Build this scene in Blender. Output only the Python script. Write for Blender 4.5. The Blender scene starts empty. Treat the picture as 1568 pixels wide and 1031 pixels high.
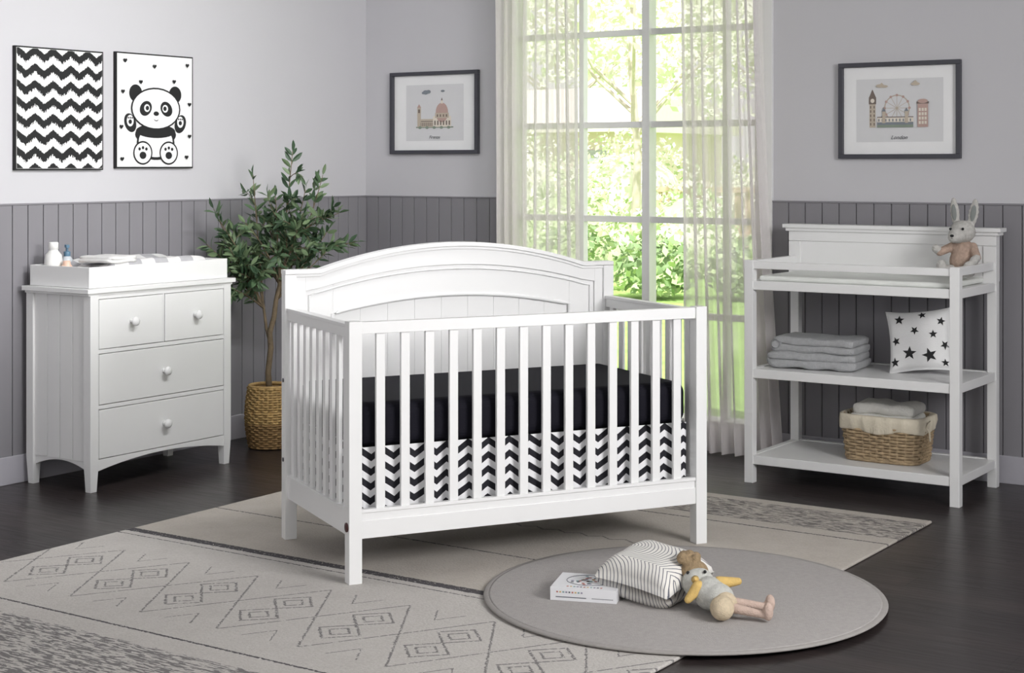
import bpy, bmesh, math, random
from mathutils import Vector, Matrix, Euler
from mathutils import noise as mnoise
random.seed(7)
sc = bpy.context.scene
sc.view_settings.view_transform = 'Standard'
pi = math.pi

# ------------------------------------------------------------ materials
def lin(c):
    return tuple(((x/255)/12.92 if x/255 <= .04045 else ((x/255+.055)/1.055)**2.4) for x in c[:3]) + (1,)

class E:
    def __init__(s, nt, v): s.nt = nt; s.v = v
    def m(s, op, *o):
        n = s.nt.nodes.new('ShaderNodeMath'); n.operation = op
        for i, a in enumerate((s,)+o):
            a = a.v if isinstance(a, E) else a
            if isinstance(a, (int, float)): n.inputs[i].default_value = a
            else: s.nt.links.new(a, n.inputs[i])
        return E(s.nt, n.outputs[0])
    def __add__(s, o): return s.m('ADD', o)
    def __sub__(s, o): return s.m('SUBTRACT', o)
    def __mul__(s, o): return s.m('MULTIPLY', o)
    def __truediv__(s, o): return s.m('DIVIDE', o)
    def abs(s): return s.m('ABSOLUTE')
    def fr(s): return s.m('FRACT')
    def lt(s, o): return s.m('LESS_THAN', o)
    def gt(s, o): return s.m('GREATER_THAN', o)
    def mx(s, o): return s.m('MAXIMUM', o)
    def mn(s, o): return s.m('MINIMUM', o)
    def near(s, c, w): return (s-c).abs().lt(w)

def newmat(name):
    m = bpy.data.materials.new(name); m.use_nodes = True
    nt = m.node_tree
    return m, nt, nt.nodes['Principled BSDF']

def coords(nt, kind='Object'):
    tc = nt.nodes.new('ShaderNodeTexCoord'); sp = nt.nodes.new('ShaderNodeSeparateXYZ')
    nt.links.new(tc.outputs[kind], sp.inputs[0])
    return tc.outputs[kind], E(nt, sp.outputs[0]), E(nt, sp.outputs[1]), E(nt, sp.outputs[2])

def noise(nt, vec, scale, detail=3, stretch=None):
    n = nt.nodes.new('ShaderNodeTexNoise'); n.inputs['Scale'].default_value = scale; n.inputs['Detail'].default_value = detail
    if stretch:
        mp = nt.nodes.new('ShaderNodeMapping'); mp.inputs['Scale'].default_value = stretch
        nt.links.new(vec, mp.inputs[0]); vec = mp.outputs[0]
    nt.links.new(vec, n.inputs['Vector'])
    return E(nt, n.outputs[0])

def mixc(nt, f, a, b):
    n = nt.nodes.new('ShaderNodeMix'); n.data_type = 'RGBA'
    for s, v in ((n.inputs[0], f), (n.inputs[6], a), (n.inputs[7], b)):
        v = v.v if isinstance(v, E) else v
        if isinstance(v, (int, float, tuple)): s.default_value = v
        else: nt.links.new(v, s)
    return n.outputs[2]

def addbump(nt, p, h, strength, dist=.01):
    b = nt.nodes.new('ShaderNodeBump'); b.inputs['Strength'].default_value = strength; b.inputs['Distance'].default_value = dist
    nt.links.new(h.v, b.inputs['Height']); nt.links.new(b.outputs[0], p.inputs['Normal'])

def mat(name, col, rough=.5, var=.05, scale=12, bump=0, bscale=60, spec=.5, stretch=None):
    m, nt, p = newmat(name)
    vec, x, y, z = coords(nt)
    n = noise(nt, vec, scale, 4, stretch)
    a = lin(tuple(c*(1-var) for c in col)); b = lin(tuple(min(255, c*(1+var)) for c in col))
    nt.links.new(mixc(nt, n, a, b), p.inputs['Base Color'])
    p.inputs['Roughness'].default_value = rough
    p.inputs['Specular IOR Level'].default_value = spec
    if bump: addbump(nt, p, noise(nt, vec, bscale, 3), bump, .005)
    return m

M_white = mat('white_lacquer', (230, 230, 230), .38, .006)
M_white2 = mat('white_paint', (230, 230, 230), .4, .01)
M_wall = mat('wall_paint', (198, 197, 201), .85, .008, 3)
M_wains = mat('wainscot_paint', (133, 131, 136), .6, .015, 4)
M_groove = mat('groove_dark', (62, 60, 64), .8)
M_base = mat('baseboard_paint', (176, 174, 182), .5, .01)
M_ceil = mat('ceiling_paint', (235, 235, 235), .9)
M_black = mat('black_ink', (22, 22, 24), .7)
M_paper = mat('paper_white', (236, 236, 237), .8, .01)
M_frame = mat('charcoal_frame', (64, 64, 72), .4, .04)
M_print = mat('print_paper', (214, 214, 216), .8, .01)
M_navy = mat('navy_sheet', (17, 16, 26), .8, .08, 20, .15, 300, .2)

def tex_floor():
    m, nt, p = newmat('dark_wood_floor')
    vec, x, y, z = coords(nt)
    br = nt.nodes.new('ShaderNodeTexBrick'); nt.links.new(vec, br.inputs['Vector'])
    br.inputs['Scale'].default_value = 1; br.inputs['Brick Width'].default_value = 1.5; br.inputs['Row Height'].default_value = .14
    br.inputs['Mortar Size'].default_value = .0025; br.offset = .37
    br.inputs['Color1'].default_value = lin((62, 54, 53)); br.inputs['Color2'].default_value = lin((46, 40, 40)); br.inputs['Mortar'].default_value = lin((20, 18, 18))
    n = noise(nt, vec, 5, 6, (1, 14, 1))
    c = mixc(nt, n*.6, br.outputs[0], lin((34, 29, 29)))
    nt.links.new(c, p.inputs['Base Color'])
    nt.links.new((n*.25+.20).v, p.inputs['Roughness'])
    p.inputs['Specular IOR Level'].default_value = .4
    addbump(nt, p, n, .12, .003)
    return m
M_floor = tex_floor()

def tex_skirt():
    m, nt, p = newmat('chevron_fabric')
    vec, x, y, z = coords(nt)
    t = (((x+y)/.080+.25).fr()-.5).abs()*2
    w = (z/.050-t*.55).fr()
    dark = w.lt(.5)
    nt.links.new(mixc(nt, dark, lin((232, 232, 234)), lin((20, 19, 28))), p.inputs['Base Color'])
    p.inputs['Roughness'].default_value = .85
    return m
M_skirt = tex_skirt()

def tex_rug():
    m, nt, p = newmat('woven_rug_pattern')
    vec, x, y, z = coords(nt)
    n1 = noise(nt, vec, 9, 4); n2 = noise(nt, vec, 130, 2); n3 = noise(nt, vec, 55, 3, (.45, 2.4, 1))
    yy = y+(n2-.5)*.014; xx = x+(n2-.5)*.014
    base = mixc(nt, y.gt(-2.87), lin((204, 200, 196)), lin((192, 184, 175)))
    base = mixc(nt, n2*.65, base, lin((154, 149, 144)))
    base = mixc(nt, (n1-.3)*.35, base, lin((222, 219, 214)))
    cy = (yy+3.39).abs()/.27
    dx = (((xx-1.74)/.33).fr()-.5).abs()*2      # 1 at lattice centre
    c0 = (dx*-1+1)
    inb = cy.lt(1.0)
    d = (c0+cy).near(1.0, .024)
    e = (cy-.30).abs()
    d = d.mx((c0*.62+e).near(.30, .022)).mx((c0*.62+e).near(.15, .020))
    d = d.mx((dx+cy*-1+1).near(.34, .018))
    d = d*inb
    st = yy.near(-2.87, .022).mx(yy.near(-2.93, .003)).mx(yy.near(-3.80, .005)).mx(yy.near(-2.40, .004)).mx(yy.near(-1.47, .005))
    zz = ((xx/.1).fr()-.5).abs()*.06
    st = st.mx((yy+zz).near(-1.95, .005)*.6)
    band = yy.near(-4.10, .20).mx(yy.near(-1.22, .16))
    dark = (d*n2.gt(.40)*.68).mx(st*n2.gt(.34)*.95).mx(band*n3.gt(.5)*.7)
    c = mixc(nt, dark, base, lin((76, 74, 78)))
    nt.links.new(c, p.inputs['Base Color']); p.inputs['Roughness'].default_value = .95
    p.inputs['Specular IOR Level'].default_value = .1
    addbump(nt, p, n2, .5, .006)
    return m
M_rug = tex_rug()
M_round = mat('grey_felt_rug', (168, 164, 162), .95, .06, 60, .5, 220, .1)
M_roundedge = mat('rug_edge', (154, 150, 147), .95, .05, 60)

def tex_curtain():
    m, nt, p = newmat('sheer_curtain_fabric')
    nt.nodes.remove(p)
    out = nt.nodes['Material Output']
    vec, x, y, z = coords(nt)
    tr = nt.nodes.new('ShaderNodeBsdfTransparent'); df = nt.nodes.new('ShaderNodeBsdfDiffuse'); tl = nt.nodes.new('ShaderNodeBsdfTranslucent')
    n = noise(nt, vec, 30, 2, (8, 1, 1))
    c = mixc(nt, n, lin((234, 229, 229)), lin((244, 240, 240)))
    nt.links.new(c, df.inputs[0]); nt.links.new(c, tl.inputs[0])
    m1 = nt.nodes.new('ShaderNodeMixShader'); m1.inputs[0].default_value = .38
    nt.links.new(df.outputs[0], m1.inputs[1]); nt.links.new(tl.outputs[0], m1.inputs[2])
    m2 = nt.nodes.new('ShaderNodeMixShader')
    # sheers look denser where the cloth is seen edge-on
    lw = nt.nodes.new('ShaderNodeLayerWeight'); lw.inputs[0].default_value = .5
    f = E(nt, lw.outputs['Facing'])*.32+.62
    nt.links.new(f.v, m2.inputs[0])
    nt.links.new(tr.outputs[0], m2.inputs[1]); nt.links.new(m1.outputs[0], m2.inputs[2])
    nt.links.new(m2.outputs[0], out.inputs[0])
    return m
M_curt = tex_curtain()

def tex_glass():
    m, nt, p = newmat('window_glass'); nt.nodes.remove(p)
    tr = nt.nodes.new('ShaderNodeBsdfTransparent'); gl = nt.nodes.new('ShaderNodeBsdfGlossy'); gl.inputs['Roughness'].default_value = .02
    mx = nt.nodes.new('ShaderNodeMixShader'); mx.inputs[0].default_value = .03
    nt.links.new(tr.outputs[0], mx.inputs[1]); nt.links.new(gl.outputs[0], mx.inputs[2]); nt.links.new(mx.outputs[0], nt.nodes['Material Output'].inputs[0])
    return m
M_glass = tex_glass()

def tex_contour():
    m, nt, p = newmat('contour_line_fabric')
    vec, x, y, z = coords(nt)
    n = noise(nt, vec, 10, 1)
    ax = ((y/.15+.5).fr()-.5)*.15
    d = ((ax*ax)+((x*.6+.10)*(x*.6+.10))).m('SQRT')+(n-.5)*.016
    l = (d/.0078).fr().lt(.22)
    nt.links.new(mixc(nt, l, lin((222, 219, 214)), lin((98, 100, 110))), p.inputs['Base Color'])
    p.inputs['Roughness'].default_value = .9
    return m
M_contour = tex_contour()

def tex_patch():
    m, nt, p = newmat('patchwork_pad_fabric')
    vec, x, y, z = coords(nt)
    a = (x/.16).fr().gt(.5); b = (y/.13).fr().gt(.5)
    k = (a-b).abs()
    n = noise(nt, vec, 25, 2)
    nt.links.new(mixc(nt, (k*.7+n*.3), lin((228, 227, 226)), lin((160, 159, 164))), p.inputs['Base Color'])
    p.inputs['Roughness'].default_value = .9
    return m
M_patch = tex_patch()

# ------------------------------------------------------------ mesh builder
class B:
    def __init__(s, name): s.name = name; s.bm = bmesh.new(); s.mats = []
    def mi(s, m):
        if m not in s.mats: s.mats.append(m)
        return s.mats.index(m)
    def _set(s, verts, m, smooth=False):
        i = s.mi(m)
        for f in {f for v in verts for f in v.link_faces}:
            f.material_index = i; f.smooth = smooth
    def mtx(s, c, rot=None, size=(1, 1, 1)):
        r = Euler(rot).to_matrix().to_4x4() if rot else Matrix()
        return Matrix.Translation(c) @ r @ Matrix.Diagonal((*size, 1))
    def box(s, c, size, m, rot=None):
        r = bmesh.ops.create_cube(s.bm, size=1, matrix=s.mtx(c, rot, size)); s._set(r['verts'], m)
    def bx(s, x0, x1, y0, y1, z0, z1, m):
        s.box(((x0+x1)/2, (y0+y1)/2, (z0+z1)/2), (abs(x1-x0), abs(y1-y0), abs(z1-z0)), m)
    def slab(s, c, size, r, m, rz=0, wob=.004, cuts=14):
        """soft rounded cloth slab"""
        t = bmesh.new(); bmesh.ops.create_cube(t, size=1); bmesh.ops.subdivide_edges(t, edges=t.edges[:], cuts=cuts, use_grid_fill=True)
        h = Vector(size)/2; i = s.mi(m); mp = {}
        R = Matrix.Rotation(rz, 3, 'Z'); c = Vector(c)
        for v in t.verts:
            p = Vector((v.co.x*size[0], v.co.y*size[1], v.co.z*size[2]))
            q = Vector([max(-(h[k]-r), min(h[k]-r, p[k])) for k in range(3)]); dd = p-q
            if dd.length > 1e-6: p = q+dd.normalized()*r
            w = mnoise.noise((p+c*3)*14)*wob; p = p+Vector((w, w, w*1.2))
            mp[v] = s.bm.verts.new(c+R @ p)
        for f in t.faces:
            g = s.bm.faces.new([mp[v] for v in f.verts]); g.material_index = i; g.smooth = True
        t.free()
    def cyl(s, c, r1, r2, h, m, rot=None, seg=24, smooth=True):
        r = bmesh.ops.create_cone(s.bm, cap_ends=True, segments=seg, radius1=r1, radius2=r2, depth=h, matrix=s.mtx(c, rot)); s._set(r['verts'], m, smooth)
    def sph(s, c, rad, m, rot=None, seg=20):
        if isinstance(rad, (int, float)): rad = (rad,)*3
        r = bmesh.ops.create_uvsphere(s.bm, u_segments=seg, v_segments=max(8, seg//2+2), radius=1, matrix=s.mtx(c, rot, rad)); s._set(r['verts'], m, True)
    def face(s, pts, m, smooth=False):
        vs = [s.bm.verts.new(p) for p in pts]
        f = s.bm.faces.new(vs); f.material_index = s.mi(m); f.smooth = smooth
        return vs
    def grid(s, rows, m, smooth=True, closeu=False, closev=False):
        vv = [[s.bm.verts.new(p) for p in r] for r in rows]; i = s.mi(m)
        nr = len(vv); nc = len(vv[0])
        for a in range(nr if closeu else nr-1):
            for b in range(nc if closev else nc-1):
                f = s.bm.faces.new((vv[a][b], vv[a][(b+1) % nc], vv[(a+1) % nr][(b+1) % nc], vv[(a+1) % nr][b])); f.material_index = i; f.smooth = smooth
        return vv
    def strip(s, xs, bot, top, y0, y1, m, alongy=False):
        rows = []
        for x in xs:
            q = [(x, y0, bot(x)), (x, y1, bot(x)), (x, y1, top(x)), (x, y0, top(x))]
            if alongy: q = [(b, a, c) for a, b, c in q]
            rows.append(q)
        vv = s.grid(rows, m, False, closev=True)
        for e in (vv[0], vv[-1]):
            f = s.bm.faces.new(e); f.material_index = s.mi(m)
    def tube(s, pts, rad, m, seg=6, closed=False):
        pts = [Vector(p) for p in pts]; n = len(pts); rows = []
        for i, p in enumerate(pts):
            if closed: t = pts[(i+1) % n]-pts[i-1]
            else: t = pts[min(i+1, n-1)]-pts[max(i-1, 0)]
            t.normalize()
            up = Vector((0, 0, 1)) if abs(t.z) < .9 else Vector((1, 0, 0))
            a = t.cross(up).normalized(); b = t.cross(a).normalized()
            r = rad[i] if isinstance(rad, (list, tuple)) else rad
            rows.append([p+(a*math.cos(2*pi*k/seg)+b*math.sin(2*pi*k/seg))*r for k in range(seg)])
        vv = s.grid(rows, m, True, closeu=closed, closev=True)
        if not closed:
            for e in (vv[0], vv[-1]):
                f = s.bm.faces.new(e); f.material_index = s.mi(m)
    def lathe(s, prof, m, M=None, seg=28):
        M = M or Matrix()
        rows = [[M @ Vector((r*math.cos(2*pi*k/seg), r*math.sin(2*pi*k/seg), z)) for k in range(seg)] for r, z in prof]
        vv = s.grid(rows, m, True, closev=True)
        for e in (vv[0], vv[-1]):
            try:
                f = s.bm.faces.new(e); f.material_index = s.mi(m)
            except Exception: pass
    def taper(s, cx, cy, s1, s0, z0, z1, m):
        r = bmesh.ops.create_cube(s.bm, size=1)
        for v in r['verts']:
            k = s1 if v.co.z > 0 else s0
            v.co = Vector((cx+v.co.x*k, cy+v.co.y*k, z1 if v.co.z > 0 else z0))
        s._set(r['verts'], m)
    def disc(s, c, r, m, n=28, r2=None, rot=0, y=0):
        """flat ellipse in the XZ plane facing -Y"""
        r2 = r2 or r; pts = []
        for k in range(n):
            a = -2*pi*k/n; px, pz = r*math.cos(a), r2*math.sin(a)
            pts.append((c[0]+px*math.cos(rot)-pz*math.sin(rot), y, c[1]+px*math.sin(rot)+pz*math.cos(rot)))
        s.face(pts, m)
    def pg(s, pts, m, y=0):
        s.face([(p[0], y, p[1]) for p in pts], m)
    def finish(s, loc=(0, 0, 0), rz=0, rot=None, bevel=0, seg=2, parent=None, subsurf=0, recalc=True):
        if recalc: bmesh.ops.recalc_face_normals(s.bm, faces=s.bm.faces)
        me = bpy.data.meshes.new(s.name); s.bm.to_mesh(me); s.bm.free()
        for m in s.mats: me.materials.append(m)
        o = bpy.data.objects.new(s.name, me); sc.collection.objects.link(o)
        o.location = loc; o.rotation_euler = rot if rot else (0, 0, rz)
        if bevel:
            b = o.modifiers.new('bevel', 'BEVEL'); b.width = bevel; b.segments = seg; b.limit_method = 'ANGLE'; b.angle_limit = math.radians(40)
            b.harden_normals = False
        if subsurf:
            b = o.modifiers.new('sub', 'SUBSURF'); b.levels = b.render_levels = subsurf
        if parent: o.parent = parent
        return o

def empty(name, loc, rz=0, rot=None):
    e = bpy.data.objects.new(name, None); sc.collection.objects.link(e); e.location = loc
    e.rotation_euler = rot if rot else (0, 0, rz); e.empty_display_size = .1
    return e

def blob(name, parts, m, parent, voxel=.005, it=4):
    b = B(name)
    for q in parts:
        b.sph(q[0], q[1], m, q[2] if len(q) > 2 else None, 20)
    o = b.finish(parent=parent)
    r = o.modifiers.new('remesh', 'REMESH'); r.mode = 'VOXEL'; r.voxel_size = voxel; r.use_smooth_shade = True
    t = o.modifiers.new('smooth', 'SMOOTH'); t.iterations = it; t.factor = .5
    return o

def limb(a, b, r0, r1, n=7):
    a = Vector(a); b = Vector(b)
    return [(a.lerp(b, i/(n-1)), r0+(r1-r0)*i/(n-1)) for i in range(n)]

def frange(a, b, n): return [a+(b-a)*i/(n-1) for i in range(n)]

# ------------------------------------------------------------ room
RX, RY, RZ = 7.2, -8.6, 2.8
WX0, WX1, WZ0, WZ1 = 1.0, 2.5, .10, 2.5
WH = 1.246
b = B('floor'); b.bx(-.15, RX, RY, .15, -.1, 0, M_floor); b.finish()
b = B('ceiling'); b.bx(-.15, RX, RY, .15, RZ, RZ+.1, M_ceil); b.finish()
b = B('wall_left'); b.bx(-.15, 0, RY, .15, 0, RZ, M_wall); b.finish()
b = B('wall_right'); b.bx(RX, RX+.15, RY, .15, 0, RZ, M_wall); b.finish()
b = B('wall_back')
b.bx(0, WX0, 0, .15, 0, RZ, M_wall); b.bx(WX1, RX, 0, .15, 0, RZ, M_wall)
b.bx(WX0, WX1, 0, .15, 0, WZ0, M_wall); b.bx(WX0, WX1, 0, .15, WZ1, RZ, M_wall); b.finish()

def planks(name, a0, a1, axis):
    b = B(name); p = .0865; n = int((a1-a0)/p)+1
    for i in range(n):
        s0 = a0+i*p; s1 = min(s0+p-.0042, a1)
        if s1-s0 < .01: continue
        if axis == 'x': b.bx(s0, s1, -.012, -.003, .0, WH, M_wains)
        else: b.bx(.003, .012, -s1, -s0, .0, WH, M_wains)
    if axis == 'x':
        b.bx(a0, a1, -.004, 0, 0, WH, M_groove); b.bx(a0, a1, -.016, 0, WH, WH+.008, M_wains)
    else:
        b.bx(0, .004, -a1, -a0, 0, WH, M_groove); b.bx(0, .016, -a1, -a0, WH, WH+.008, M_wains)
    b.finish(bevel=.0012, seg=1)
planks('trim_1', .016, WX0-.06, 'x'); planks('trim_2', WX1+.06, RX, 'x'); planks('trim_3', .0, 8.6, 'y')
b = B('baseboard_back'); b.bx(.02, WX0-.06, -.024, -.012, 0, .125, M_base); b.bx(WX1+.06, RX, -.024, -.012, 0, .125, M_base); b.finish(bevel=.003)
b = B('baseboard_left'); b.bx(.012, .024, RY, -.012, 0, .125, M_base); b.finish(bevel=.003)

# window
b = B('window_1')
cw = .06
for x0, x1 in ((WX0-cw, WX0+.03), (WX1-.03, WX1+cw)): b.bx(x0, x1, -.02, .13, 0, WZ1+.05, M_white2)
b.bx(WX0+.03, WX1-.03, -.018, .128, WZ1-.03, WZ1+.048, M_white2); b.bx(WX0+.03, WX1-.03, -.018, .128, .0, WZ0+.05, M_white2)
b.bx(1.805, 1.848, .035, .11, WZ0+.05, WZ1-.03, M_white2)
for x in (1.43, 2.275): b.bx(x-.014, x+.014, .048, .092, WZ0+.05, WZ1-.03, M_white2)
for z in (.66, 1.145, 1.638, 2.117): b.bx(WX0+.03, WX1-.03, .052, .088, z-.016, z+.016, M_white2)
b.bx(WX0+.03, WX1-.03, .068, .072, WZ0+.05, WZ1-.03, M_glass)
b.finish()

# curtains
def curtain(name, x0, x1, fl0, fl1, nf, ph):
    b = B(name); rows = []; nz = 40; nx = 260
    for j in range(nz+1):
        v = j/nz; z = .015+2.58*v; row = []
        k = (1-v)
        for i in range(nx+1):
            s = i/nx
            x = x0+(x1-x0)*s + (fl0*(1-s)+fl1*s)*k**1.6 + .008*math.sin(9*s+3*v)
            amp = .028+.012*k
            y = -.12+amp*math.sin(2*pi*nf*s+ph+1.3*math.sin(4*s+ph)+.5*k*math.sin(7*s))+.008*math.sin(2*pi*nf*2.7*s+2*v)
            row.append((x, y, z))
        rows.append(row)
    b.grid(rows, M_curt)
    return b.finish(recalc=False)
rod = empty('window_curtains', (0, 0, 0))
curtain('sheer_panel_left', .985, 1.53, .0, .02, 9, .4).parent = rod
curtain('sheer_panel_right', 2.12, 2.55, .02, .10, 8, 1.7).parent = rod
b = B('curtain_rod'); b.cyl((1.75, -.12, 2.62), .012, .012, 2.0, M_frame, rot=(0, pi/2, 0))
for x in (.75, 2.75): b.sph((x, -.12, 2.62), .025, M_frame); b.bx(x+.05*(1 if x < 1 else -1)-.006, x+.05*(1 if x < 1 else -1)+.006, -.12, 0, 2.61, 2.63, M_frame)
b.finish(parent=rod)

# ------------------------------------------------------------ rugs
b = B('area_rug'); b.bx(1.16, 3.70, -4.9, -.99, .001, .012, M_rug); b.finish(bevel=.004)
b = B('round_rug')
b.lathe([(.0, .0), (.64, .0), (.652, .004), (.655, .008), (.65, .012), (.636, .0125)], M_roundedge, seg=96)
b.lathe([(.64, .0120), (.63, .0135), (.0, .0135)], M_round, seg=96)
b.finish(loc=(3.407, -2.538, .0125))

# ------------------------------------------------------------ crib
def crib():
    W = M_white; px, py, ps = .6825, .365, .046
    root = empty('baby_crib', (2.438, -2.238, .012), math.radians(59.3))
    b = B('crib_frame')
    for sx in (-1, 1):
        b.bx(sx*px-ps/2, sx*px+ps/2, -py-ps/2, -py+ps/2, 0, .885, W)
        b.bx(sx*px-ps/2, sx*px+ps/2, py-ps/2-.01, py+ps/2-.01, 0, 1.0, W)
        # side rails and slats
        b.bx(sx*px-.014, sx*px+.014, -py, py-.02, .828, .868, W)
        b.bx(sx*px-.018, sx*px+.018, -py+.02, py+.0, .862, .874, W)
        b.bx(sx*px-.012, sx*px+.012, -py, py, .155, .236, W)
        b.bx(sx*px-.015, sx*px+.015, -py, py, .235, .245, W)
        for i in range(9):
            y = -py+.07+(2*py-.14)*i/8
            b.bx(sx*px-.007, sx*px+.007, y-.015, y+.015, .24, .835, W)
    # front
    b.bx(-px, px, -py-.016, -py+.014, .842, .882, W)
    b.bx(-px, px, -py-.012, -py+.012, .151, .247, W)
    b.bx(-px+.02, px-.02, -py-.017, -py+.0, .236, .248, W)
    b.bx(-px+.02, px-.02, -py-.017, -py+.0, .150, .210, W)
    for i in range(14):
        x = -px+.096+(2*px-.192)*i/13
        b.bx(x-.016, x+.016, -py-.007, -py+.007, .24, .85, W)
    # headboard
    def par(x, w, z0, h):
        t = max(0, 1-(x/w)**2); return z0+h*t
    top = lambda x: par(x, .565, 1.005, .092)
    it = lambda x: par(x, .51, .845, .057)
    ml = lambda x: par(x, .60, .935, .085)
    xs = sorted(set([-.6225, -.565, .565, .6225]+frange(-.565, .565, 41)))
    xs_c = sorted(set([-.705, -.565, .565, .705]+frange(-.565, .565, 41)))
    yb = py+.01
    b.strip(xs, lambda x: ml(x), top, yb-.032, yb, W)
    for sx in (-1, 1): b.bx(sx*.622, sx*.705, yb-.032, yb-.001, .16, 1.003, W)
    xin = frange(-.51, .51, 41)
    b.strip(xin, it, lambda x: ml(x)+.01, yb-.022, yb-.002, W)
    for sx in (-1, 1):
        b.strip(frange(sx*.51, sx*.63, 9), lambda x: .16, lambda x: ml(x)+.01, yb-.022, yb-.002, W)
    # bead moulding round inner panel
    pts = [(-.51, yb-.022, .3)]+[(x, yb-.022, it(x)) for x in xin]+[(.51, yb-.022, .3)]
    b.tube(pts, .008, W, 8)
    pts = [(-.604, yb-.025, .3)]+[(x, yb-.025, ml(x)-.016) for x in frange(-.604, .604, 45)]+[(.604, yb-.025, .3)]
    b.tube(pts, .0045, W, 6)
    # cap
    b.strip(xs_c, lambda x: top(x)-.004, lambda x: top(x)+.012, yb-.046, yb+.012, W)
    b.strip(xs_c, lambda x: top(x)-.016, lambda x: top(x)-.003, yb-.038, yb+.006, W)
    # bead board panels
    n = 9; w = 1.02/n
    for i in range(n):
        x0 = -.51+i*w
        b.strip(frange(x0+.0008, x0+w-.0008, 5), lambda x: .16, lambda x: it(x)+.004, yb-.014, yb-.004, W)
    b.strip(frange(-.51, .51, 21), lambda x: .16, lambda x: it(x), yb-.012, yb-.001, W)
    b.finish(parent=root, bevel=.0022, seg=2)
    b = B('mattress_support'); b.bx(-.64, .64, -.33, .33, .42, .44, M_black); b.finish(parent=root)
    b = B('crib_mattress'); b.bx(-.652, .652, -.338, .338, .445, .60, M_navy); b.finish(parent=root, bevel=.04, seg=6)
    # skirt, gently wavy
    b = B('crib_skirt'); rows = []
    path = []
    for i in range(80): path.append((-.648+1.296*i/80, -.334, 0, 1))
    for i in range(40): path.append((.648, -.334+.668*i/40, 1, 0))
    for i in range(80): path.append((.648-1.296*i/80, .334, 0, -1))
    for i in range(40): path.append((-.648, .334-.668*i/40, -1, 0))
    for z in (.17, .24, .31, .38, .45):
        r = []
        for k, (x, y, nx, ny) in enumerate(path):
            w = .005*math.sin(k*.7)*(1-(z-.17)/.28)
            r.append((x+w*nx, y+w*ny, z))
        rows.append(r)
    b.grid(rows, M_skirt, closev=True); b.finish(parent=root)
    b = B('bolt_caps')
    brown = mat('bolt_cap_brown', (70, 30, 30), .4)
    b.cyl((-px-.024, -py, .19), .016, .016, .006, brown, rot=(0, pi/2, 0))
    for z in (.60, .30): b.cyl((-px-.024, py-.01, z), .008, .008, .003, M_frame, rot=(0, pi/2, 0))
    for z in (.62, .2): b.cyl((px+.024, -py, z), .008, .008, .003, M_frame, rot=(0, pi/2, 0))
    b.finish(parent=root)
crib()

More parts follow.
